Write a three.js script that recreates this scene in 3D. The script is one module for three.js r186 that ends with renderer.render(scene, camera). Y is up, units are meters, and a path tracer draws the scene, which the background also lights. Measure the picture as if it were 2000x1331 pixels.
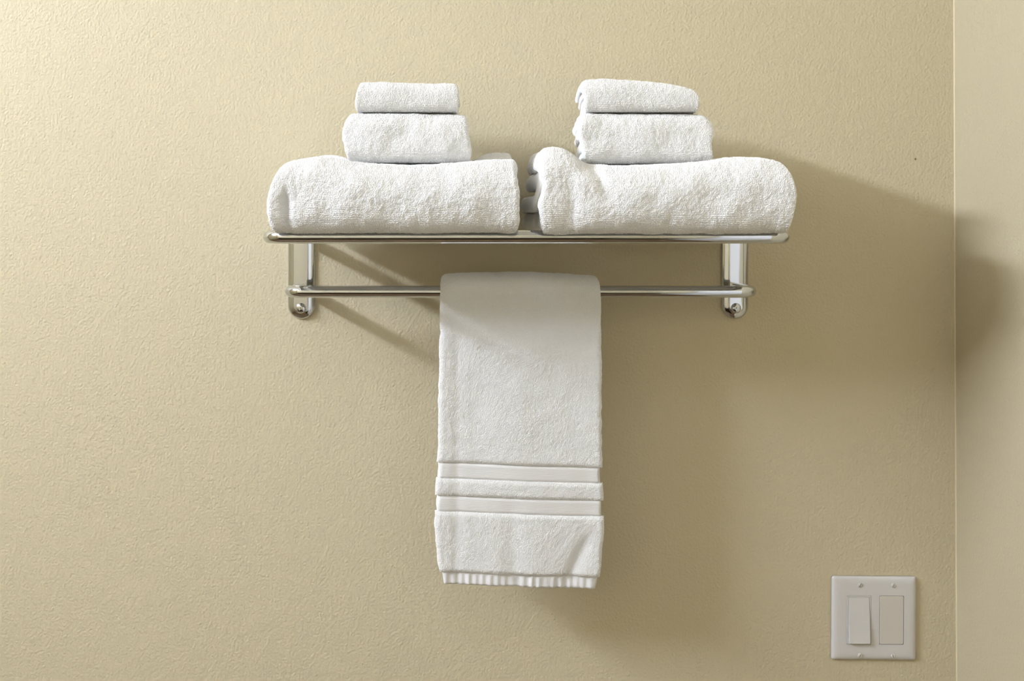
import * as THREE from 'three';
import { mergeGeometries } from 'three/addons/utils/BufferGeometryUtils.js';
import { RoundedBoxGeometry } from 'three/addons/geometries/RoundedBoxGeometry.js';
import { RectAreaLightUniformsLib } from 'three/addons/lights/RectAreaLightUniformsLib.js';
import { Brush, Evaluator, SUBTRACTION } from 'three-bvh-csg';

// ---------------------------------------------------------------- camera, exposure, lights
const H = 1.67;                         // height of the shelf (and of the lens) above the floor
const D = 1.38;                         // lens to back wall
const K = 0.000705;                     // metres per photo pixel on the back wall
const scene = new THREE.Scene();
scene.background = new THREE.Color(0x000000);
const camera = new THREE.PerspectiveCamera(2 * Math.atan(665.5 * K / D) * 180 / Math.PI, 2000 / 1331, 0.02, 20);
camera.position.set(0, H, D);
camera.lookAt(0, H, 0);
camera.setViewOffset(2000, 1331, 72, 202.5, 2000, 1331);   // lens shifted down and to the side, as the upright lines of the photo show
camera.updateProjectionMatrix();
const renderer = new THREE.WebGLRenderer({ antialias: true });
renderer.toneMapping = THREE.LinearToneMapping;
renderer.toneMappingExposure = 1.0;
renderer.shadowMap.enabled = true;
RectAreaLightUniformsLib.init();
const KEY = { pos: [-2.15, H + 0.97, 1.15], len: 1.0, tall: 0.13, nits: 212, color: new THREE.Color(0.89, 0.965, 1.13) };
const FILL = { pos: [-0.25, 0, 1.55], side: 0.34, nits: 3, color: new THREE.Color(0.89, 0.965, 1.13) };

// ---------------------------------------------------------------- helpers
let seed = 7;
const rnd = () => { seed = (seed * 1664525 + 1013904223) >>> 0; return seed / 4294967296; };
const clamp = (v, a, b) => Math.min(b, Math.max(a, v));
const sstep = (a, b, v) => { const t = clamp((v - a) / (b - a), 0, 1); return t * t * (3 - 2 * t); };
const bump1 = (v, c, w) => Math.exp(-(((v - c) / w) ** 2));
const hash = (x, y, z, p) => { let h = Math.imul(x, 374761393) ^ Math.imul(y, 668265263) ^ Math.imul(z, 2147483647 - 1274126177) ^ Math.imul(p, 1442695041); h = Math.imul(h ^ (h >>> 13), 1274126177); h ^= h >>> 16; h = Math.imul(h, 2246822519); return ((h ^ (h >>> 15)) >>> 0) / 4294967296; };
function noise(x, y, z = 0, p = 0) {    // smooth value noise, -1..1
  const xi = Math.floor(x), yi = Math.floor(y), zi = Math.floor(z), f = (t) => t * t * (3 - 2 * t);
  const u = f(x - xi), v = f(y - yi), w = f(z - zi), L = (a, b, t) => a + (b - a) * t;
  const c = (i, j, k) => hash(xi + i, yi + j, zi + k, p);
  const a = L(L(c(0, 0, 0), c(1, 0, 0), u), L(c(0, 1, 0), c(1, 1, 0), u), v);
  const b = L(L(c(0, 0, 1), c(1, 0, 1), u), L(c(0, 1, 1), c(1, 1, 1), u), v);
  return L(a, b, w) * 2 - 1;
}
function curve(pts) {                   // monotone-ish smooth curve through [x, y] pairs, flat beyond the ends
  return (x) => {
    if (x <= pts[0][0]) return pts[0][1];
    for (let i = 1; i < pts.length; i++) if (x <= pts[i][0]) {
      const p0 = pts[Math.max(0, i - 2)], p1 = pts[i - 1], p2 = pts[i], p3 = pts[Math.min(pts.length - 1, i + 1)];
      const h = p2[0] - p1[0], t = (x - p1[0]) / h;
      const m1 = (p2[1] - p0[1]) / (p2[0] - p0[0]) * h, m2 = (p3[1] - p1[1]) / (p3[0] - p1[0]) * h;
      const t2 = t * t, t3 = t2 * t;
      return (2 * t3 - 3 * t2 + 1) * p1[1] + (t3 - 2 * t2 + t) * m1 + (3 * t2 - 2 * t3) * p2[1] + (t3 - t2) * m2;
    }
    return pts[pts.length - 1][1];
  };
}
const sx = (px, z) => (px - 928) * K * (D - z) / D;      // metres from the lens axis
const sy = (py, z) => (463 - py) * K * (D - z) / D;      // metres above the shelf height
const taken = {};
function numbered(name) { const n = (taken[name] = (taken[name] ?? -1) + 1); return n ? `${name}_${String(n).padStart(3, '0')}` : name; }
function thing(name, label, category, [x, y, z], group) {
  const o = new THREE.Group(); o.name = numbered(name); o.position.set(x, y, z); scene.add(o);
  o.userData = { label, category }; if (group) o.userData.group = group;
  return o;
}
function part(name, geometry, material, parent, label) {
  const m = new THREE.Mesh(geometry, material); m.name = numbered(name); m.castShadow = m.receiveShadow = true;
  if (label) m.userData.label = label;
  parent.add(m); return m;
}
function struct(name, geometry, material, [x, y, z] = [0, 0, 0]) {
  const m = new THREE.Mesh(geometry, material); m.name = name; m.position.set(x, y, z); m.castShadow = m.receiveShadow = true;
  m.userData.kind = 'structure'; scene.add(m); return m;
}
function metreUV(g) {                   // planar uv in metres, chosen per vertex by its normal
  const p = g.attributes.position, n = g.attributes.normal, uv = new Float32Array(p.count * 2);
  for (let i = 0; i < p.count; i++) {
    const ax = Math.abs(n.getX(i)), ay = Math.abs(n.getY(i)), az = Math.abs(n.getZ(i));
    const [a, b] = az >= ax && az >= ay ? [p.getX(i), p.getY(i)] : ax >= ay ? [p.getZ(i) + 3.37, p.getY(i)] : [p.getX(i), p.getZ(i)];
    uv[2 * i] = a; uv[2 * i + 1] = b;
  }
  g.setAttribute('uv', new THREE.BufferAttribute(uv, 2)); return g;
}
const slab = (w, h, d) => metreUV(new THREE.BoxGeometry(w, h, d));

// ---------------------------------------------------------------- textures (relief and grain only)
function heightTexture(n, tile, fn) {   // fn(x, y in 0..1, periodic) -> 0..1
  const data = new Uint8Array(n * n * 4);
  for (let j = 0; j < n; j++) for (let i = 0; i < n; i++) {
    const v = clamp(Math.round(fn((i + 0.5) / n, (j + 0.5) / n) * 255), 0, 255), o = 4 * (j * n + i);
    data[o] = data[o + 1] = data[o + 2] = v; data[o + 3] = 255;
  }
  const t = new THREE.DataTexture(data, n, n, THREE.RGBAFormat);
  t.wrapS = t.wrapT = THREE.RepeatWrapping; t.magFilter = THREE.LinearFilter; t.minFilter = THREE.LinearMipmapLinearFilter; t.generateMipmaps = true;
  t.repeat.set(1 / tile, 1 / tile); t.needsUpdate = true; return t;
}
function pnoise(x, y, cells, p) {       // periodic value noise 0..1
  const X = x * cells, Y = y * cells, xi = Math.floor(X), yi = Math.floor(Y), f = (t) => t * t * t * (t * (t * 6 - 15) + 10);
  const u = f(X - xi), v = f(Y - yi), c = (i, j) => hash((xi + i) % cells, (yi + j) % cells, 3, p), L = (a, b, t) => a + (b - a) * t;
  return L(L(c(0, 0), c(1, 0), u), L(c(0, 1), c(1, 1), u), v);
}
const orangePeel = heightTexture(1024, 0.43, (x, y) => {  // roller stipple: small rounded bumps of uneven size
  let h = 0;
  for (const [cells, p, w] of [[110, 3, 0.62], [164, 4, 0.38]]) {
    const X = x * cells, Y = y * cells, xi = Math.floor(X), yi = Math.floor(Y); let best = 0;
    for (let dj = -1; dj <= 1; dj++) for (let di = -1; di <= 1; di++) {
      const ci = (xi + di + cells) % cells, cj = (yi + dj + cells) % cells;
      const dx = X - (xi + di + 0.5 + 0.8 * (hash(ci, cj, 1, p) - 0.5)), dy = Y - (yi + dj + 0.5 + 0.8 * (hash(ci, cj, 2, p) - 0.5)), r = 0.45 + 0.5 * hash(ci, cj, 4, p);
      const d = (dx * dx * (0.8 + 0.6 * hash(ci, cj, 5, p)) + dy * dy) / (r * r);
      if (d < 1) best += (1 - d) ** 2 * (0.35 + 0.65 * hash(ci, cj, 6, p));
    }
    h += w * Math.min(1, best);
  }
  return 0.85 * h + 0.15 * pnoise(x, y, 42, 8);
});
const ribs = heightTexture(512, 0.032, (x, y) => 0.5 + 0.34 * Math.sin(y * 2 * Math.PI * 21) + 0.16 * (pnoise(x, y, 64, 21) - 0.5) * 2);
const weave = heightTexture(512, 0.032, (x, y) => 0.5 + 0.2 * Math.sin(x * 2 * Math.PI * 36) + 0.14 * Math.sin(y * 2 * Math.PI * 30) + 0.16 * (pnoise(x, y, 64, 23) - 0.5) * 2);

// ---------------------------------------------------------------- materials
const M = {
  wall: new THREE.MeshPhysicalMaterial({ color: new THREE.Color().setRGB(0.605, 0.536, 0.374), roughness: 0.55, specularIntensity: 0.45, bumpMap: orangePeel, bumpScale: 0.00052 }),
  wallSideDimmed: new THREE.MeshPhysicalMaterial({ color: new THREE.Color().setRGB(0.50, 0.442, 0.305), roughness: 0.55, specularIntensity: 0.45, bumpMap: orangePeel, bumpScale: 0.00052 }),  // same wall paint, darkened to hold down the direct light on this side
  ceiling: new THREE.MeshStandardMaterial({ color: new THREE.Color().setRGB(0.78, 0.75, 0.69), roughness: 0.9 }),
  floor: new THREE.MeshStandardMaterial({ color: new THREE.Color().setRGB(0.16, 0.098, 0.045), roughness: 0.45 }),
  paint: new THREE.MeshStandardMaterial({ color: new THREE.Color().setRGB(0.80, 0.80, 0.80), roughness: 0.4 }),
  caulk: new THREE.MeshStandardMaterial({ color: new THREE.Color().setRGB(0.67, 0.58, 0.39), roughness: 0.5 }),
  chrome: new THREE.MeshStandardMaterial({ color: new THREE.Color().setRGB(0.63, 0.65, 0.67), roughness: 0.05, metalness: 1 }),
  recess: new THREE.MeshStandardMaterial({ color: new THREE.Color().setRGB(0.25, 0.24, 0.22), roughness: 0.4, metalness: 1 }),
  terry: new THREE.MeshStandardMaterial({ color: new THREE.Color().setRGB(0.89, 0.885, 0.87), roughness: 1 }),
  dobby: new THREE.MeshStandardMaterial({ color: new THREE.Color().setRGB(0.77, 0.765, 0.755), roughness: 0.85, bumpMap: ribs, bumpScale: 0.00018 }),
  hem: new THREE.MeshStandardMaterial({ color: new THREE.Color().setRGB(0.80, 0.795, 0.79), roughness: 0.85, bumpMap: weave, bumpScale: 0.0002 }),
  pile: new THREE.MeshStandardMaterial({ color: new THREE.Color().setRGB(0.915, 0.91, 0.90), roughness: 1 }),
  wood: new THREE.MeshStandardMaterial({ color: new THREE.Color().setRGB(0.026, 0.012, 0.005), roughness: 0.4 }),
  plastic: new THREE.MeshPhysicalMaterial({ color: new THREE.Color().setRGB(0.66, 0.645, 0.635), roughness: 0.32 }),
  ivory: new THREE.MeshPhysicalMaterial({ color: new THREE.Color().setRGB(0.63, 0.595, 0.545), roughness: 0.36 }),
  screw: new THREE.MeshStandardMaterial({ color: new THREE.Color().setRGB(0.72, 0.70, 0.66), roughness: 0.35, metalness: 0.3 }),
  slot: new THREE.MeshStandardMaterial({ color: new THREE.Color().setRGB(0.10, 0.09, 0.08), roughness: 0.8 }),
  speck: new THREE.MeshStandardMaterial({ color: new THREE.Color().setRGB(0.16, 0.12, 0.08), roughness: 0.8 }),
};

// ---------------------------------------------------------------- the room
const XL = -2.36, XR = sx(1866, 0), ZF = 2.45, TOP = H + 1.16, T = 0.1;
const wallBack = struct('wall_back', slab(XR - XL + 2 * T, TOP + 2 * T, T), M.wall, [(XL + XR) / 2, TOP / 2, -T / 2]);
struct('wall_left', slab(T, TOP + 2 * T, ZF), M.wall, [XL - T / 2, TOP / 2, ZF / 2]);
struct('wall_front', slab(XR - XL + 2 * T, TOP + 2 * T, T), M.wall, [(XL + XR) / 2, TOP / 2, ZF + T / 2]);
struct('ceiling', slab(XR - XL + 2 * T, T, ZF + 2 * T), M.ceiling, [(XL + XR) / 2, TOP + T / 2, ZF / 2]);
struct('floor', slab(XR - XL + 2 * T, T, ZF + 2 * T), M.floor, [(XL + XR) / 2, -T / 2, ZF / 2]);
{ // side wall with its doorway; it leans a few millimetres, as its corner line does
  const z0 = 1.02, z1 = 1.86, dh = 2.05;
  const s = new THREE.Shape([[0, -T], [ZF, -T], [ZF, TOP + T], [0, TOP + T]].map(([a, b]) => new THREE.Vector2(a, b)));
  s.holes.push(new THREE.Path([[z0, 0], [z0, dh], [z1, dh], [z1, 0]].map(([a, b]) => new THREE.Vector2(a, b))));
  const g = new THREE.ExtrudeGeometry(s, { depth: T, bevelEnabled: false });
  g.rotateY(-Math.PI / 2); g.translate(T, 0, 0);            // shape x -> z, thickness -> +x
  const w = struct('wall_right', metreUV(g), M.wallSideDimmed, [XR, 0, 0]); w.rotation.z = 0.0041; w.position.x = XR + 0.0041 * H * 0.9;
  const door = struct('door_1', new RoundedBoxGeometry(0.04, dh - 0.014, z1 - z0 - 0.030, 2, 0.003), M.paint, [XR + 0.034, dh / 2 + 0.001, (z0 + z1) / 2 + 0.010]);
  const knob = new THREE.LatheGeometry([[0, 0], [0.026, 0], [0.026, 0.006], [0.010, 0.010], [0.010, 0.03], [0.024, 0.04], [0.027, 0.052], [0.020, 0.064], [0, 0.067]].map(([a, b]) => new THREE.Vector2(a, b)), 32);
  const kb = part('door_knob', knob, M.chrome, door); kb.rotation.z = Math.PI / 2; kb.position.set(-0.02, -0.08, -0.35);
  // caulk bead down the corner
  const R = 0.0013, pts = [new THREE.Vector2(0, 0)];
  for (let i = 0; i <= 8; i++) { const a = i / 8 * Math.PI / 2; pts.push(new THREE.Vector2(R * (1 - Math.sin(a)), R * (1 - Math.cos(a)))); }
  const cg = new THREE.ExtrudeGeometry(new THREE.Shape(pts), { depth: TOP, bevelEnabled: false });
  cg.rotateX(-Math.PI / 2); cg.scale(-1, 1, -1);
  const tr = struct('trim_1', cg, M.caulk, [XR + 0.0041 * H * 0.9, 0, 0]); tr.rotation.z = 0.0041;
}
{ const g = new THREE.SphereGeometry(0.0013, 10, 8); g.scale(1, 1.2, 0.35); const m = part('paint_speck', g, M.speck, wallBack, 'tiny dark speck'); m.position.set(sx(1788, 0) - wallBack.position.x, H + sy(311, 0) - wallBack.position.y, T / 2); }

// ---------------------------------------------------------------- lamps
{ // vanity bar on the side wall out of view: it throws the slanting shadows
  const [, y, z] = KEY.pos;
  const t = thing('vanity_light', 'long frosted vanity light bar high on the side wall', 'lamp', [XL + 0.12, y, z]); t.rotation.y = -0.159; t.rotation.z = 0.213;
  part('back_plate', new RoundedBoxGeometry(0.03, KEY.tall + 0.05, KEY.len + 0.06, 3, 0.008), M.chrome, t).position.x = 0.015;
  part('mount', new RoundedBoxGeometry(0.085, 0.09, 0.14, 2, 0.006), M.chrome, t).position.x = -0.045;
  const glow = new THREE.MeshStandardMaterial({ color: 0xffffff, roughness: 0.5, emissive: KEY.color, emissiveIntensity: 9 });
  part('diffuser', new RoundedBoxGeometry(0.066, KEY.tall, KEY.len, 4, 0.012), glow, t).position.x = 0.03 + (0.066) / 2;
  const l = new THREE.RectAreaLight(KEY.color, KEY.nits, KEY.len, KEY.tall); l.position.set(0.104, 0, 0); t.add(l); l.lookAt(t.position.x + 5, y + 1.1, z + 0.8);
}
{ // unseen fill lamp added on the ceiling behind the lens, softens the shadows
  const [x, , z] = FILL.pos, y = TOP;
  const t = thing('added_fill_light', 'added square fill light on the ceiling, out of view', 'lamp', [x, y, z]);
  part('frame', new RoundedBoxGeometry(FILL.side + 0.03, 0.03, FILL.side + 0.03, 3, 0.006), M.paint, t).position.y = -0.015;
  const glow = new THREE.MeshStandardMaterial({ color: 0xffffff, roughness: 0.5, emissive: FILL.color, emissiveIntensity: 4 });
  part('diffuser', new RoundedBoxGeometry(FILL.side, 0.05, FILL.side, 4, 0.015), glow, t).position.y = -0.05;
  const l = new THREE.RectAreaLight(FILL.color, FILL.nits, FILL.side, FILL.side); l.position.set(0, -0.08, 0); t.add(l); l.lookAt(x, y - 3, z);
}

{ // dark wooden cabinet against the wall behind the lens: the brown bands along the chrome tubes
  const w = 2.1, h = 0.86, d = 0.5, t = thing('vanity_cabinet', 'long dark wooden vanity cabinet on the floor facing the towel rack', 'cabinet', [-0.62, 0, ZF - 0.003]);
  const put = (name, sx_, sy_, sz, x, y, z, m, p = t) => { const q = part(name, new RoundedBoxGeometry(sx_, sy_, sz, 2, 0.004), m, p); q.position.set(x, y, z); return q; };
  put('carcass', w, h - 0.05, d - 0.03, 0, (h - 0.05) / 2 + 0.002, -(d - 0.03) / 2, M.wood);
  put('worktop', w + 0.03, 0.04, d, 0, h - 0.026, -d / 2, M.wood);
  for (let i = 0; i < 4; i++) { const dr = put('door', w / 4 - 0.012, h - 0.17, 0.02, -w / 2 + w / 8 + i * w / 4, 0.42, -d + 0.02, M.wood); put('handle', 0.012, 0.12, 0.022, (i % 2 ? -1 : 1) * (w / 8 - 0.05), 0.2, -0.02, M.chrome, dr); }
}

// ---------------------------------------------------------------- towel rack
const RX0 = -0.2388, RX1 = 0.3572, RC = (RX0 + RX1) / 2, TR = 0.0077, BARZ = 0.095, BARY = -0.0704, SHELFZ = 0.235, PLATE_T = 0.009;
function bentTube(x0, x1, zFront, zBack, bend, r) {        // wall - bend - straight - bend - wall, in the plane y = 0
  const path = new THREE.CurvePath(), V = (x, z) => new THREE.Vector3(x, 0, z);
  const pts = [];
  const n = 18;
  for (let i = 0; i <= 10; i++) pts.push(V(x0, zBack + (zFront - bend - zBack) * i / 10));
  for (let i = 1; i <= n; i++) { const a = i / n * Math.PI / 2; pts.push(V(x0 + bend * (1 - Math.cos(a)), zFront - bend + bend * Math.sin(a))); }
  const m = 24;
  for (let i = 1; i <= m; i++) pts.push(V(x0 + bend + (x1 - x0 - 2 * bend) * i / m, zFront));
  for (let i = 1; i <= n; i++) { const a = i / n * Math.PI / 2; pts.push(V(x1 - bend + bend * Math.sin(a), zFront - bend + bend * Math.cos(a))); }
  for (let i = 1; i <= 10; i++) pts.push(V(x1, zFront - bend - (zFront - bend - zBack) * i / 10));
  // sweep a circle: the plane is flat, so the frame is exact
  const S = 40, pos = [], nor = [], idx = [], N = pts.length;
  for (let i = 0; i < N; i++) {
    const t = pts[Math.min(N - 1, i + 1)].clone().sub(pts[Math.max(0, i - 1)]).normalize(), side = new THREE.Vector3(t.z, 0, -t.x);
    for (let j = 0; j <= S; j++) { const a = j / S * 2 * Math.PI, nx = side.x * Math.cos(a), ny = Math.sin(a), nz = side.z * Math.cos(a); nor.push(nx, ny, nz); pos.push(pts[i].x + r * nx, r * ny, pts[i].z + r * nz); }
  }
  for (let i = 0; i < N - 1; i++) for (let j = 0; j < S; j++) { const a = i * (S + 1) + j, b = a + S + 1; idx.push(a, a + 1, b, b, a + 1, b + 1); }
  const g = new THREE.BufferGeometry(); g.setAttribute('position', new THREE.Float32BufferAttribute(pos, 3)); g.setAttribute('normal', new THREE.Float32BufferAttribute(nor, 3));
  g.setAttribute('uv', new THREE.Float32BufferAttribute(new Float32Array(pos.length / 3 * 2), 2)); g.setIndex(idx); return g;
}
{
  const rack = thing('towel_rack', 'chrome wall towel rack with a tube shelf above a hanging bar', 'towel rack', [RC, H, 0]);
  const hw = (RX1 - RX0) / 2;
  part('shelf_tube', bentTube(-hw, hw, SHELFZ, PLATE_T - 0.002, 0.022, TR), M.chrome, rack);
  const lower = part('hanging_bar', bentTube(-hw, hw, BARZ, PLATE_T - 0.002, 0.018, TR), M.chrome, rack); lower.position.y = BARY;
  for (const z of [0.060, 0.118, 0.176]) { const g = new THREE.CylinderGeometry(0.004, 0.004, 2 * hw - 0.006, 20); g.rotateZ(Math.PI / 2); part('shelf_rod', g, M.chrome, rack).position.set(0, TR - 0.004, z); }
  // long wall plates with rounded ends and a broad raised face
  const half = 0.0095, len0 = -0.113 + 0.0185, len1 = 0.042 - 0.0185;
  for (const s of [-1, 1]) {
    const sh = new THREE.Shape(); sh.moveTo(-half, len0); sh.absarc(0, len0, half, Math.PI, 2 * Math.PI, false); sh.lineTo(half, len1); sh.absarc(0, len1, half, 0, Math.PI, false); sh.closePath();
    // profile from the wall up: steep rim, soft shoulder, slight step, flat face
    const rings = [[0.009, 0], [0.0091, 0.0012], [0.0086, 0.0030], [0.0072, 0.0048], [0.0052, 0.0062], [0.0030, 0.0071], [0.0012, 0.0076], [0.0006, 0.0081], [0.0002, 0.0088], [-0.0012, 0.0090]];
    const loop = []; const nA = 24;
    for (let i = 0; i <= nA; i++) { const a = Math.PI + i / nA * Math.PI; loop.push([0, len0, Math.cos(a), Math.sin(a)]); }
    for (let i = 0; i <= nA; i++) { const a = i / nA * Math.PI; loop.push([0, len1, Math.cos(a), Math.sin(a)]); }
    const pos = [], idx = [], L = loop.length;
    for (const [off, z] of rings) for (const [cx, cy, nx, ny] of loop) pos.push(cx + nx * (half + off), cy + ny * (half + off), z);
    for (let k = 0; k < rings.length - 1; k++) for (let i = 0; i < L; i++) { const a = k * L + i, b = k * L + (i + 1) % L, c = a + L, d = b + L; idx.push(a, b, c, c, b, d); }
    const top = pos.length / 3; pos.push(0, (len0 + len1) / 2, 0.0090);
    for (let i = 0; i < L; i++) idx.push((rings.length - 1) * L + i, (rings.length - 1) * L + (i + 1) % L, top);
    const g = new THREE.BufferGeometry(); g.setAttribute('position', new THREE.Float32BufferAttribute(pos, 3)); g.setIndex(idx); g.setAttribute('uv', new THREE.Float32BufferAttribute(new Float32Array(pos.length / 3 * 2), 2)); g.computeVertexNormals();
    const plate = part('wall_plate', g, M.chrome, rack); plate.position.x = s * hw;
    for (const y of [-0.0975, 0.0265]) {
      const ev = new Evaluator(); let b;
      const closed = new THREE.LatheGeometry([[0, -0.0012], [0.0064, -0.0012], [0.0062, 0.0003], [0.0056, 0.0014], [0.0042, 0.0024], [0.0022, 0.0029], [0, 0.0030]].map(([p, q]) => new THREE.Vector2(p, q)), 36); closed.rotateX(Math.PI / 2);
      b = new Brush(closed); b.updateMatrixWorld();
      for (const r of [0.5, 0.5 + Math.PI / 2]) { const c = new Brush(new THREE.BoxGeometry(0.0062, 0.0013, 0.0036)); c.position.z = 0.0030; c.rotation.z = r; c.updateMatrixWorld(); b = ev.evaluate(b, c, SUBTRACTION); b.updateMatrixWorld(); }
      const scr = part('screw', b.geometry, M.chrome, plate, 'domed cross-head screw'); scr.position.set(-s * 0.0004, y, 0.0096); scr.scale.setScalar(1.1); scr.rotation.z = s * 0.4 + y * 7;
    }
  }
}

// ---------------------------------------------------------------- cloth: a thick soft ribbon along a path in the plane across x
// path: [z, y] points; xl, xr: overall ends (x) for a point; half: half thickness; nx/ds: cells; warp(p, info) moves points
function ribbon(o) {
  const P = o.path, cum = [0];
  for (let i = 1; i < P.length; i++) cum.push(cum[i - 1] + Math.hypot(P[i][0] - P[i - 1][0], P[i][1] - P[i - 1][1]));
  const len = cum[cum.length - 1], S = [];
  let s = 0; while (s < len) { S.push(s); s += o.ds(s, len); } S.push(len);
  // extra rows at both ends so that the edge rounds over
  const rows = [...new Set([0, .08, .3, .7].map((e) => e * o.half0).concat(S.filter((v) => v > o.half0 * 0.9 && v < len - o.half0 * 0.9)).concat([.7, .3, .08, 0].map((e) => len - e * o.half0)))];
  const loop = [], nx = o.nx, nb = o.nb ?? 10, ne = o.ne ?? 7;
  for (let i = nb / 2; i <= nb; i++) loop.push(['b', 1 - i / nb]);
  for (let i = 1; i < ne; i++) loop.push(['l', -Math.PI / 2 - i / ne * Math.PI]);
  for (let i = 0; i <= nx; i++) loop.push(['f', i / nx]);
  for (let i = 1; i < ne; i++) loop.push(['r', Math.PI / 2 - i / ne * Math.PI]);
  for (let i = 0; i <= nb / 2; i++) loop.push(['b', 1 - i / nb]);
  const L = loop.length, pos = new Float32Array(rows.length * L * 3), uv = new Float32Array(rows.length * L * 2);
  let seg = 1;
  rows.forEach((sv, k) => {
    while (seg < P.length - 1 && cum[seg] < sv) seg++;
    const t = (sv - cum[seg - 1]) / (cum[seg] - cum[seg - 1] || 1);
    const z = P[seg - 1][0] + (P[seg][0] - P[seg - 1][0]) * t, y = P[seg - 1][1] + (P[seg][1] - P[seg - 1][1]) * t;
    const a = P[Math.max(0, seg - 2)], b = P[Math.min(P.length - 1, seg + 1)];
    let tz = b[0] - a[0], ty = b[1] - a[1]; const tl = Math.hypot(tz, ty); tz /= tl; ty /= tl;
    const nz = o.flip * ty, ny = -o.flip * tz;               // outward side of the ribbon
    const h0 = o.half(sv, len), e = Math.min(1, Math.min(sv, len - sv) / h0), h = h0 * Math.sqrt(Math.max(0.0025, 1 - (1 - e) ** 2));
    const er = h0 * (o.endR ?? 0.75), l = o.xl(y, z, sv), r = o.xr(y, z, sv), il = l + er, ir = r - er;
    loop.forEach(([side, v], j) => {
      let x, n;
      if (side === 'f') { x = il + (ir - il) * v; n = h; }
      else if (side === 'b') { x = il + (ir - il) * v; n = -h; }
      else if (side === 'r') { x = ir + er * Math.cos(v); n = h * Math.sin(v); }
      else { x = il + er * Math.cos(v); n = h * Math.sin(v); }
      const rough = o.rough(x, sv, side), nn = n + rough * (side === 'b' ? -1 : side === 'f' ? 1 : Math.sin(v));
      const xx = x + (side === 'r' || side === 'l' ? rough * Math.cos(v) : 0);
      const q = o.warp({ x: xx, y: y + ny * nn, z: z + nz * nn, s: sv, side, n: nn });
      const i3 = (k * L + j) * 3; pos[i3] = q.x; pos[i3 + 1] = q.y; pos[i3 + 2] = q.z;
      const i2 = (k * L + j) * 2; uv[i2] = x + (side === 'r' ? h0 * (Math.PI / 2 - v) : side === 'l' ? -h0 * (v + 1.5 * Math.PI) : 0) + (o.u0 ?? 0); uv[i2 + 1] = sv + (o.v0 ?? 0);
    });
  });
  const idx = [];
  for (let k = 0; k < rows.length - 1; k++) for (let j = 0; j < L - 1; j++) { const a = k * L + j, b = a + L; if (o.flip > 0) idx.push(a, a + 1, b, b, a + 1, b + 1); else idx.push(a, b, a + 1, b, b + 1, a + 1); }
  const g = new THREE.BufferGeometry(); g.setAttribute('position', new THREE.BufferAttribute(pos, 3)); g.setAttribute('uv', new THREE.BufferAttribute(uv, 2)); g.setIndex(idx); g.computeVertexNormals();
  const N = g.attributes.normal;                            // close the seam
  for (let k = 0; k < rows.length; k++) { const a = k * L, b = k * L + L - 1, v = new THREE.Vector3(N.getX(a) + N.getX(b), N.getY(a) + N.getY(b), N.getZ(a) + N.getZ(b)).normalize(); N.setXYZ(a, v.x, v.y, v.z); N.setXYZ(b, v.x, v.y, v.z); }
  if (o.pile) {                                             // rows of yarn loops standing on the cloth
    const j0 = nb / 2 + 1, j1 = L - nb / 2 - 2, C = new THREE.Vector3(), E = new THREE.Vector3(), A = new THREE.Vector3(), B = new THREE.Vector3(), Nn = new THREE.Vector3(), q = new THREE.Quaternion(), mt = new THREE.Matrix4(), sc = new THREE.Vector3();
    const rd = (i) => C.set(pos[3 * i], pos[3 * i + 1], pos[3 * i + 2]), list = [];
    const [ps, px] = o.pile.pitch; let k = 0, row = 0;
    for (let sv = o.pile.from; sv < Math.min(len, o.pile.to ?? len) - o.half0 * 0.2; sv += ps, row++) {
      while (k < rows.length - 2 && rows[k + 1] < sv) k++;
      const f = (sv - rows[k]) / (rows[k + 1] - rows[k]); let acc = 0, next = rnd() * px;
      for (let j = j0; j < j1; j++) {
        const a = k * L + j, b = a + L;
        B.copy(rd(a + 1)); E.copy(rd(b + 1)); B.lerp(E, f); A.copy(rd(a)); E.copy(rd(b)); A.lerp(E, f);
        const d = A.distanceTo(B);
        while (next < acc + d) {
          const t = (next - acc) / d, P0 = A.clone().lerp(B, t);
          Nn.set(N.getX(a), N.getY(a), N.getZ(a)).lerp(new THREE.Vector3(N.getX(b + 1), N.getY(b + 1), N.getZ(b + 1)), t).normalize();
          const along = rd(b).clone().sub(rd(a)), side = B.clone().sub(A);
          P0.addScaledVector(side.normalize(), (rnd() - 0.5) * px * 0.8); P0.addScaledVector(along.normalize(), (rnd() - 0.5) * ps * 0.7);
          const size = 0.75 + 0.55 * rnd();
          Nn.addScaledVector(side, (rnd() - 0.5) * 0.7).addScaledVector(along, (rnd() - 0.5) * 0.7).normalize();
          const X = new THREE.Vector3().crossVectors(along, Nn).normalize(), Y = new THREE.Vector3().crossVectors(Nn, X).normalize();
          mt.makeBasis(X.multiplyScalar(0.00047 * size), Y.multiplyScalar(0.00082 * size), Nn.clone().multiplyScalar(0.00052 * size)).setPosition(P0.addScaledVector(Nn, 0.0002));
          if (!(o.pile.skip && o.pile.skip(P0))) list.push(mt.clone());
          next += px;
        }
        acc += d;
      }
    }
    g.userData.pile = list;
  }
  return g;
}
const loopGeometry = new THREE.SphereGeometry(1, 6, 4);
function addPile(geo, parent) {
  const list = geo.userData.pile; delete geo.userData.pile; if (!list || !list.length) return;
  const m = new THREE.InstancedMesh(loopGeometry, M.pile, list.length); list.forEach((t, i) => m.setMatrixAt(i, t));
  m.name = numbered('terry_pile'); m.userData.kind = 'stuff'; m.castShadow = m.receiveShadow = true; parent.add(m);
}
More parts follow.
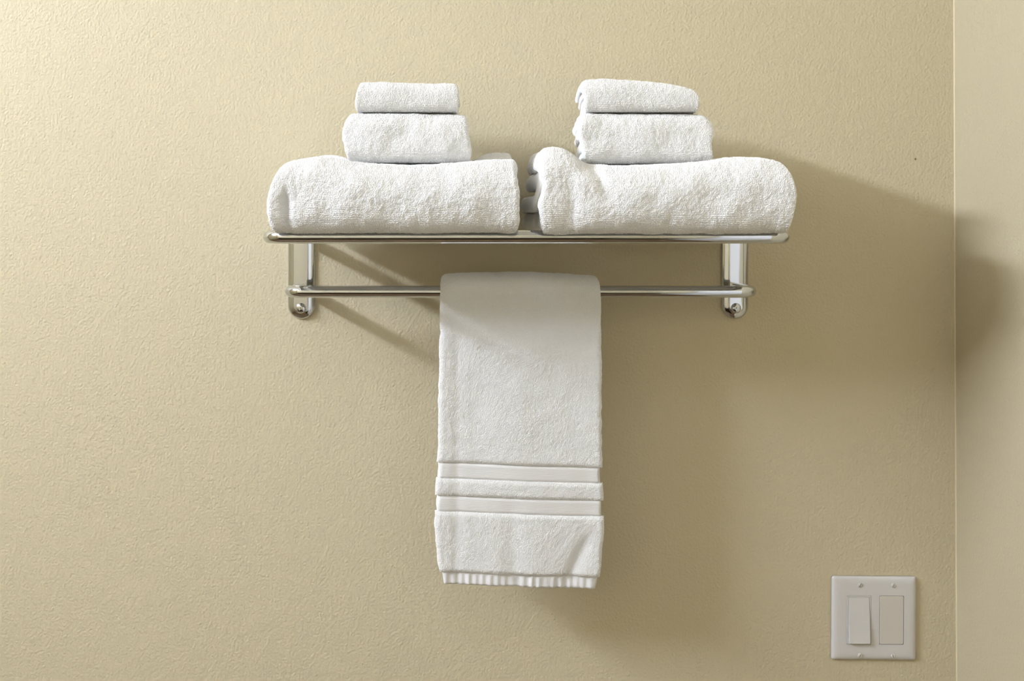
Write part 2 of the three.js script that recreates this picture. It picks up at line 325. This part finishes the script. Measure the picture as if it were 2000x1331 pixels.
// centre line of one folded layer: bottom from the back, round the front, top to the back
function foldPath(Ht, half, zFront, zBack, power = 2.4) {
  const r = Ht / 2 - half, rz = r * 1.05, cz = zFront - half - rz, pts = [];
  for (let i = 0; i < 40; i++) pts.push([zBack + (cz - zBack) * i / 40, half]);
  for (let i = 0; i <= 60; i++) { const a = -Math.PI / 2 + i / 60 * Math.PI, c = Math.cos(a), s = Math.sin(a), e = 2 / (s < 0 ? power + 0.9 : power); pts.push([cz + rz * Math.abs(c) ** e, half + r + r * Math.sign(s) * Math.abs(s) ** e]); }
  for (let i = 1; i <= 40; i++) pts.push([cz + (zBack - cz) * i / 40, 2 * half + 2 * r - half]);
  return pts;
}
const pile = (p, amp = 1) => (x, s, side) => amp * (0.00042 * noise(x * 420, s * 420, 0, p) + 0.00038 * noise(x * 230, s * 230, 0, p + 1) + 0.0007 * noise(x * 70, s * 70, 0, p + 2) + 0.0009 * noise(x * 24, s * 24, 0, p + 3));
// t: folded towel. All outline pixels are read at the front fold's depth and become metres there.
function foldedTowel(t) {
  const zf = t.zFront, zq = zf - 0.02, cx = (sx(t.px[0], zq) + sx(t.px[1], zq)) / 2, base = t.base;
  const g = thing(t.name, t.label, 'towel', [cx, H + base, 0], t.group);
  const Ht = t.height, topY = curve(t.top.map(([px, py]) => [sx(px, zq) - cx, (sy(py, zq) - base) / Ht]));
  const L = curve(t.left.map(([q, px]) => [q, sx(px, zq) - cx])), R = curve(t.right.map(([q, px]) => [q, sx(px, zq) - cx]));
  const layer = (name, ht, half, zF, lift, outer, p) => {
    const path = foldPath(ht, half, zF, t.zBack + (outer ? 0 : 0.006), t.power ?? 2.4).map(([z, y]) => [z, y + lift]);
    const geo = ribbon({
      path, flip: 1, half0: half, endR: 0.5, half: () => half, nx: Math.round((sx(t.px[1], zq) - sx(t.px[0], zq)) / (outer ? 0.0013 : 0.004)), nb: outer ? 24 : 12, ne: outer ? 14 : 8,
      ds: (s, len) => { const m = Math.abs(s / len - 0.5) * len; return !outer ? 0.004 : m < ht * 1.1 ? 0.0013 : 0.0035; },
      xl: (y, z) => L(clamp(y / Ht, 0, 1)) + (outer ? 0 : t.inL ?? 0.008) + (t.skewL ? t.skewL(y / Ht) : 0) * sstep(zf - 0.04, t.zBack, z) + 0.0009 * noise(y * 35, z * 20, 1, p),
      xr: (y, z) => R(clamp(y / Ht, 0, 1)) - (outer ? 0 : t.inR ?? 0.008) + 0.0009 * noise(y * 35, z * 20, 5, p),
      pile: outer ? { pitch: [0.00130, 0.00112], from: t.flat ?? 0.02 } : null, rough: pile(p, t.amp ?? 1), u0: p * 0.013, v0: p * 0.017,
      warp: (q) => {
        const f = clamp(q.y / Ht, 0, 1.2), back = sstep(zf - 0.05, t.zBack + 0.02, q.z);
        q.y *= topY(q.x) + (t.rear ? t.rear(q.x + cx) * back : 0);
        if (t.bulge && outer) { const d = t.bulge(q.x + cx, q.y, Ht); q.z += d * sstep(zf - 0.07, zf - 0.01, q.z); }
        if (t.sag) { const w = sstep(SHELFZ + 0.006, SHELFZ + 0.014, q.z) * (1 - sstep(0, 0.4, f)); q.y -= t.sag * w;
          const dz = q.z - SHELFZ; q.y = Math.max(q.y, dz < 0 ? 0.0009 : dz < TR + 0.001 ? Math.sqrt((TR + 0.001) ** 2 - dz * dz) - TR : -1); }
        else q.y = Math.max(q.y, 0.0012);
        if (t.under && q.y > Ht * 0.5) { const u = t.under, X = q.x + cx, out = Math.max(0, u.x0 - X, X - u.x1, u.z0 - q.z, q.z - u.z1); q.y = Math.min(q.y, u.y - base - 0.0016 + 2.2 * out); }
        return q;
      },
    });
    part(name, geo, M.terry, g); addPile(geo, g);
  };
  layer('outer_layer', Ht, t.half, zf, 0, true, t.seed);
  const hi = Ht - 4 * t.half - 0.002; if (hi > 0.009) layer('inner_layer', hi, hi * (t.innerFill ?? 0.24), zf - 2 * t.half - 0.001, 2 * t.half + 0.001, false, t.seed + 20);
  return g;
}
const zS = 0.227, stackBase = (py) => sy(py, zS - 0.02), spot = (a, b, py, z0) => ({ x0: sx(a, zS - 0.02) - 0.003, x1: sx(b, zS - 0.02) + 0.003, z0, z1: zS, y: stackBase(py) });
const shelfTop = TR;
foldedTowel({
  name: 'bath_towel', label: 'large folded white bath towel on the shelf end farther from the light switch', group: 'folded bath towels on the shelf', seed: 31, px: [527, 1014], base: shelfTop, height: 0.084, half: 0.0100, flat: 0.14, innerFill: 0.225, zFront: 0.273, zBack: 0.03,
  top: [[527, 330], [552, 318], [590, 308], [625, 304], [680, 313], [740, 318], [820, 319], [890, 316], [950, 311], [1000, 309], [1014, 312]],
  left: [[0, 540], [0.12, 532], [0.33, 527], [0.55, 528], [0.73, 535], [0.87, 547], [1, 566]], right: [[0, 1008], [0.15, 1013], [0.5, 1014], [0.65, 1011], [0.8, 1009], [0.92, 1011], [1, 1006]],
  under: spot(676, 920, 320, 0.055), rear: (x) => 0.20 * bump1(x, -0.20, 0.05) + 0.25 * bump1(x, 0.03, 0.06), sag: 0.0042,
  bulge: (x, y) => -0.0085 * bump1(x, sx(566, .245), 0.0055) * bump1(y, 0.022, 0.022) - 0.002 * bump1(x, sx(585, .245), 0.009) * bump1(y, 0.050, 0.02) + 0.0024 * noise(x * 22, y * 26, 0, 44) + 0.0012 * noise(x * 55, y * 60, 3, 45),
});
foldedTowel({
  name: 'bath_towel', label: 'large folded white bath towel on the shelf end nearer the light switch', group: 'folded bath towels on the shelf', seed: 57, px: [1050, 1548], base: shelfTop, height: 0.086, half: 0.0102, flat: 0.14, innerFill: 0.215, zFront: 0.274, zBack: 0.03,
  top: [[1050, 300], [1065, 290], [1095, 288], [1118, 297], [1145, 316], [1185, 320], [1260, 321], [1330, 318], [1390, 312], [1440, 306], [1490, 306], [1525, 312], [1548, 324]],
  left: [[0, 1064], [0.15, 1057], [0.35, 1053], [0.47, 1058], [0.58, 1059], [0.7, 1054], [0.85, 1050], [1, 1056]], right: [[0, 1534], [0.12, 1541], [0.35, 1546], [0.55, 1548], [0.72, 1543], [0.87, 1531], [1, 1512]],
  under: spot(1131, 1390, 322, 0.055), rear: (x) => 0.10 * bump1(x, 0.075, 0.04) + 0.12 * bump1(x, 0.31, 0.05), inL: -0.006, skewL: (q) => -0.011 * clamp(1.2 - 2 * q, 0, 1), sag: 0.0052,
  bulge: (x, y) => -0.005 * bump1(x - (0.075 - y) * 0.45, sx(1150, .23), 0.008) * sstep(0.012, 0.06, y) - 0.004 * bump1(x, sx(1110, .23), 0.008) * bump1(y, 0.03, 0.03) + 0.0024 * noise(x * 22, y * 24, 0, 64) + 0.0013 * noise(x * 50, y * 55, 3, 65),
});
foldedTowel({
  name: 'hand_towel', label: 'folded white hand towel between washcloth and bath towel, stack farther from the light switch', group: 'folded hand towels in the stacks', seed: 81, px: [673, 920], base: stackBase(320), height: 0.0585, half: 0.0073, inL: 0.002, inR: 0.003, flat: 0.11, zFront: zS, zBack: 0.065, power: 2.6,
  top: [[673, 228], [690, 222], [720, 220], [800, 221], [880, 222], [905, 224], [920, 228]],
  left: [[0, 690], [0.1, 682], [0.35, 677], [0.6, 673], [0.8, 677], [0.93, 684], [1, 692]], right: [[0, 915], [0.15, 919], [0.4, 919], [0.6, 915], [0.8, 914], [0.95, 910], [1, 906]],
  under: spot(699, 895, 221, 0.07), bulge: (x, y) => 0.0022 * noise(x * 26, y * 30, 0, 84) + 0.0012 * noise(x * 60, y * 60, 3, 85), amp: 0.85,
});
foldedTowel({
  name: 'washcloth', label: 'small folded white washcloth with a level top, topmost of its stack', group: 'folded washcloths topping the stacks', seed: 97, px: [699, 895], base: stackBase(221), height: 0.0345, half: 0.0043, inL: 0.002, inR: 0.002, flat: 0.1, zFront: zS - 0.006, zBack: 0.07, power: 2.7,
  top: [[699, 167], [712, 163], [760, 163], [850, 166], [885, 167], [895, 170]],
  left: [[0, 700], [0.3, 698], [0.6, 700], [0.85, 704], [1, 709]], right: [[0, 889], [0.2, 894], [0.5, 895], [0.8, 894], [1, 890]],
  bulge: (x, y) => 0.0014 * noise(x * 30, y * 40, 0, 98), amp: 0.7,
});
foldedTowel({
  name: 'hand_towel', label: 'folded white hand towel between washcloth and bath towel, stack nearer the light switch', group: 'folded hand towels in the stacks', skewL: () => 0.007, seed: 113, px: [1128, 1390], base: stackBase(322), height: 0.0585, half: 0.0073, inL: 0.002, inR: 0.003, flat: 0.11, zFront: zS, zBack: 0.065, power: 2.6,
  top: [[1128, 224], [1145, 219], [1190, 220], [1280, 221], [1340, 222], [1372, 224], [1390, 236]],
  left: [[0, 1144], [0.1, 1139], [0.3, 1135], [0.6, 1129], [0.8, 1129], [0.95, 1134], [1, 1140]], right: [[0, 1386], [0.12, 1389], [0.3, 1386], [0.5, 1385], [0.68, 1390], [0.78, 1389], [0.9, 1382], [1, 1376]],
  under: spot(1138, 1360, 221, 0.07), bulge: (x, y) => 0.0022 * noise(x * 26, y * 30, 0, 117) + 0.0012 * noise(x * 60, y * 60, 3, 118), amp: 0.85,
});
foldedTowel({
  name: 'washcloth', label: 'small folded white washcloth whose top slopes down, topmost of its stack', group: 'folded washcloths topping the stacks', skewL: () => 0.007, seed: 131, px: [1134, 1360], base: stackBase(221), height: 0.036, half: 0.0045, inL: 0.002, inR: 0.002, flat: 0.1, zFront: zS - 0.006, zBack: 0.07, power: 2.6,
  top: [[1134, 164], [1146, 159], [1210, 158], [1260, 161], [1310, 169], [1345, 176], [1360, 184]],
  left: [[0, 1144], [0.2, 1140], [0.5, 1139], [0.75, 1134], [0.9, 1135], [1, 1140]], right: [[0, 1358], [0.3, 1359], [0.6, 1360], [0.85, 1356], [1, 1350]],
  bulge: (x, y) => 0.0014 * noise(x * 30, y * 40, 0, 133), amp: 0.75,
});

// ---------------------------------------------------------------- towel hung over the lower bar
{
  const zq = 0.118, cx = sx(1016, zq), Yb = BARY, h = 0.0062;
  const t = thing('hand_towel', 'white hand towel with two woven bands hanging over the chrome bar', 'towel', [cx, H, 0]);
  const Y = (py) => sy(py, zq);
  const Lf = curve([[533, 864], [560, 861], [640, 860], [760, 857], [900, 855], [945, 852], [1005, 850], [1060, 851], [1100, 854], [1125, 859], [1152, 864]].map(([py, px]) => [-Y(py), sx(px, zq) - cx]));
  const Rf = curve([[533, 1166], [545, 1171], [560, 1173], [640, 1175], [760, 1176], [900, 1177], [945, 1178], [1005, 1180], [1060, 1179], [1100, 1176], [1125, 1171], [1152, 1167]].map(([py, px]) => [-Y(py), sx(px, zq) - cx]));
  const rBar = TR + h + 0.0006, zFr = BARZ + rBar, zBk = BARZ - rBar;
  const fold = (x, y) => {              // slow folds of the hanging face, metres toward the room
    const d = sstep(-0.06, -0.16, y), lowr = sstep(-0.30, -0.38, y);
    return d * (0.0022 * noise(x * 14, y * 5, 0, 201) + 0.0010 * noise(x * 34, y * 9, 0, 202)) - 0.0016 * bump1(x, sx(893, zq) - cx, 0.008) * d
      - lowr * 0.003 * bump1(x, sx(1002, zq) - cx, 0.012) - 0.0042 * bump1(x - (y + 0.40) * 0.42, sx(1132, zq) - cx, 0.009) * sstep(-0.365, -0.395, y) * (1 - sstep(-0.425, -0.44, y) * 0.6);
  };
  const tilt = (q, front) => { if (front) q.y -= 0.034 * q.x * sstep(-0.06, -0.28, q.y); return q; };
  const piece = (name, path, half, inset, material, opt = {}) => { const geo = ribbon({
    path, flip: -1, half0: half, half: () => half, nx: Math.round(0.214 / (opt.cell ?? 0.0012)), nb: 20, ne: 16, endR: 1.0, ds: opt.ds ?? (() => 0.0012),
    xl: (y) => Lf(-y) + inset + 0.0006 * noise(y * 90, 3, 0, 210), xr: (y) => Rf(-y) - inset + 0.0006 * noise(y * 90, 9, 0, 211),
    rough: opt.rough ?? pile(220, 0.62), u0: 0.4, v0: opt.v0 ?? 0,
    warp: (q) => {
      const front = q.z > BARZ - 0.004 || opt.front;
      if (q.y > Yb) q.y += 0.0045 * (1 - ((q.x + 0.012) / 0.105) ** 2) * sstep(Yb - 0.004, Yb + 0.012, q.y);
      if (front) { q.z += fold(q.x, q.y) * (q.side === 'b' ? 0.4 : 1); if (opt.ruffle) q.z += opt.ruffle(q.x, q.y); }
      return tilt(q, front || opt.front);
    },
    pile: opt.pile === undefined ? { pitch: [0.00126, 0.00100], from: opt.from ?? 0.001 } : null,
  }); part(name, geo, material, t); addPile(geo, t); };
  // body: up the back, over the bar, down the front to the first band
  const body = [];
  const yBack = -0.43, yBand1 = Y(912), gap = 0.0004;
  for (let i = 0; i <= 60; i++) body.push([zBk, yBack + (Yb - yBack) * i / 60]);
  for (let i = 1; i <= 40; i++) { const a = Math.PI - i / 40 * Math.PI; body.push([BARZ + rBar * Math.cos(a), Yb + rBar * Math.sin(a)]); }
  for (let i = 1; i <= 80; i++) body.push([zFr, Yb + (yBand1 - Yb) * i / 80]);
  piece('terry_body', body, h, 0, M.terry, { from: 0.30, ds: (s) => s < 0.34 ? 0.006 : 0.0012 });
  const run = (py0, py1, z) => { const a = []; for (let i = 0; i <= 24; i++) a.push([z, Y(py0) + (Y(py1) - Y(py0)) * i / 24]); return a; };
  piece('woven_band', run(909, 944, zFr - 0.0003), h - 0.0014, 0.0024, M.dobby, { front: true, pile: null, rough: (x, s) => 0.0002 * noise(x * 60, s * 60, 0, 230) });
  piece('terry_strip', run(941, 977, zFr), h, 0, M.terry, { front: true, v0: 0.31 });
  piece('woven_band', run(974, 1009, zFr - 0.0003), h - 0.0014, 0.0024, M.dobby, { front: true, pile: null, rough: (x, s) => 0.0002 * noise(x * 60, s * 60, 0, 231) });
  piece('terry_end', run(1006, 1127, zFr), h, 0, M.terry, { front: true, v0: 0.57 });
  piece('hem', run(1123, 1151, zFr - 0.001), 0.0034, 0.0014, M.hem, { front: true, pile: null, rough: () => 0, cell: 0.0008,
    ruffle: (x, y) => (0.0009 * (0.8 + 0.45 * noise(x * 60, 0, 0, 242)) * Math.sin(2 * Math.PI * x / 0.0098 + 2.2 * noise(x * 70, 0, 0, 240)) + 0.0007 * noise(x * 190, y * 12, 0, 241)) * sstep(Y(1123), Y(1132), y) });
}

// ---------------------------------------------------------------- double switch plate
{
  const X = sx(1705, 0), Yc = sy(1206.5, 0), W = 0.1160, Hh = 0.1146, th = 0.0062;
  const t = thing('light_switch', 'white double wall plate with one rocker switch and one blank insert', 'light switch', [X, H + Yc, 0]); t.rotation.z = -0.007;
  const rr = (s, x0, y0, x1, y1, r) => { s.moveTo(x0 + r, y0); s.lineTo(x1 - r, y0); s.absarc(x1 - r, y0 + r, r, -Math.PI / 2, 0, false); s.lineTo(x1, y1 - r); s.absarc(x1 - r, y1 - r, r, 0, Math.PI / 2, false); s.lineTo(x0 + r, y1); s.absarc(x0 + r, y1 - r, r, Math.PI / 2, Math.PI, false); s.lineTo(x0, y0 + r); s.absarc(x0 + r, y0 + r, r, Math.PI, 1.5 * Math.PI, false); return s; };
  const ow = 0.0336, oh = 0.0672, ox = 0.0230;
  // cover: soft pillowed rim around a flat face, two openings cut through
  const rim = [[0, 0], [0, 0.0018], [0.0004, 0.0030], [0.0014, 0.0042], [0.0030, 0.0051], [0.0050, 0.0057], [0.0080, 0.0061], [0.0110, 0.0062]];
  const outline = (inset) => { const s = rr(new THREE.Shape(), -W / 2 + inset, -Hh / 2 + inset, W / 2 - inset, Hh / 2 - inset, Math.max(0.0005, 0.0030 - inset * 0.2)); return s.getPoints(8); };
  const pos = [], idx = []; let L = 0;
  for (const [ins, z] of rim) { const pts = outline(ins); L = pts.length; for (const p of pts) pos.push(p.x, p.y, z); }
  for (let k = 0; k < rim.length - 1; k++) for (let i = 0; i < L; i++) { const a = k * L + i, b = k * L + (i + 1) % L; idx.push(a, b, a + L, a + L, b, b + L); }
  const top = pos.length / 3; pos.push(0, 0, 0.0062); for (let i = 0; i < L; i++) idx.push((rim.length - 1) * L + i, (rim.length - 1) * L + (i + 1) % L, top);
  const bot = pos.length / 3; pos.push(0, 0, 0); for (let i = 0; i < L; i++) idx.push((i + 1) % L, i, bot);
  const g = new THREE.BufferGeometry(); g.setAttribute('position', new THREE.Float32BufferAttribute(pos, 3)); g.setIndex(idx); g.setAttribute('uv', new THREE.Float32BufferAttribute(new Float32Array(pos.length / 3 * 2), 2)); g.computeVertexNormals();
  const ev = new Evaluator(); let cover = new Brush(g); cover.updateMatrixWorld();
  for (const s of [-1, 1]) {
    const cg = new THREE.ExtrudeGeometry(rr(new THREE.Shape(), -ow / 2, -oh / 2, ow / 2, oh / 2, 0.0016), { depth: 0.02, bevelEnabled: false, curveSegments: 6 });
    const c = new Brush(cg); c.position.set(s * ox + (s < 0 ? 0.0012 : 0), -0.0014, -0.004); c.updateMatrixWorld(); cover = ev.evaluate(cover, c, SUBTRACTION); cover.updateMatrixWorld();
  }
  part('cover_plate', cover.geometry, M.plastic, t);
  const soft = (w, h, d, b) => { const e = new THREE.ExtrudeGeometry(rr(new THREE.Shape(), -w / 2 + b, -h / 2 + b, w / 2 - b, h / 2 - b, 0.0011), { depth: d - b, bevelEnabled: true, bevelThickness: b, bevelSize: b, bevelSegments: 3, curveSegments: 6 }); return e; };
  // rocker in its frame
  const fx = -ox + 0.0012, fy = -0.0014;
  const fs = rr(new THREE.Shape(), -ow / 2 + 0.0006, -oh / 2 + 0.0006, ow / 2 - 0.0006, oh / 2 - 0.0006, 0.0014); fs.holes.push(rr(new THREE.Path(), -0.0149, -0.0316, 0.0149, 0.0316, 0.001));
  part('switch_frame', new THREE.ExtrudeGeometry(fs, { depth: 0.0058, bevelEnabled: true, bevelThickness: 0.0006, bevelSize: 0.0003, bevelSegments: 2 }), M.plastic, t).position.set(fx, fy, 0);
  // a rocker seen from the side is a shallow V: its lower half stands out
  const prof = new THREE.Shape([[0, -0.0310], [0.0100, -0.0312], [0.0106, -0.0304], [0.0088, -0.012], [0.0076, 0.002], [0.0066, 0.016], [0.0056, 0.0302], [0.0050, 0.0310], [0, 0.0310]].map(([a, b]) => new THREE.Vector2(a, b)));
  const rg = new THREE.ExtrudeGeometry(prof, { depth: 0.0274, bevelEnabled: true, bevelThickness: 0.0006, bevelSize: 0.0004, bevelSegments: 3 }); rg.translate(0, 0, -0.0137); rg.rotateY(-Math.PI / 2);
  part('rocker', rg, M.plastic, t).position.set(fx, fy, 0.0002);
  part('blank_insert', soft(ow - 0.0010, oh - 0.0010, 0.0064, 0.0005), M.ivory, t, 'ivory blank insert').position.set(ox, fy, 0);
  const turns = [-0.42, -0.5, -0.38, 0.3];
  [[1676, 1141], [1740.7, 1141], [1677, 1277.5], [1741, 1278.5]].forEach(([px, py], i) => {
    const cl = new THREE.LatheGeometry([[0, -0.001], [0.0031, -0.001], [0.0031, 0.0003], [0.0026, 0.0008], [0, 0.0011]].map(([a, b]) => new THREE.Vector2(a, b)), 28); cl.rotateX(Math.PI / 2);
    let b = new Brush(cl); b.updateMatrixWorld(); const c = new Brush(new THREE.BoxGeometry(0.0010, 0.009, 0.0016)); c.position.z = 0.0011; c.rotation.z = turns[i]; c.updateMatrixWorld(); b = new Evaluator().evaluate(b, c, SUBTRACTION);
    const m = part('screw', b.geometry, M.screw, t); m.position.set(sx(px, 0) - X, sy(py, 0) - Yc, th + 0.0002);
    const sl = part('slot', new THREE.BoxGeometry(0.0009, 0.0056, 0.0002), M.slot, m); sl.rotation.z = turns[i]; sl.position.z = 0.0004;
  });
}

renderer.render(scene, camera);
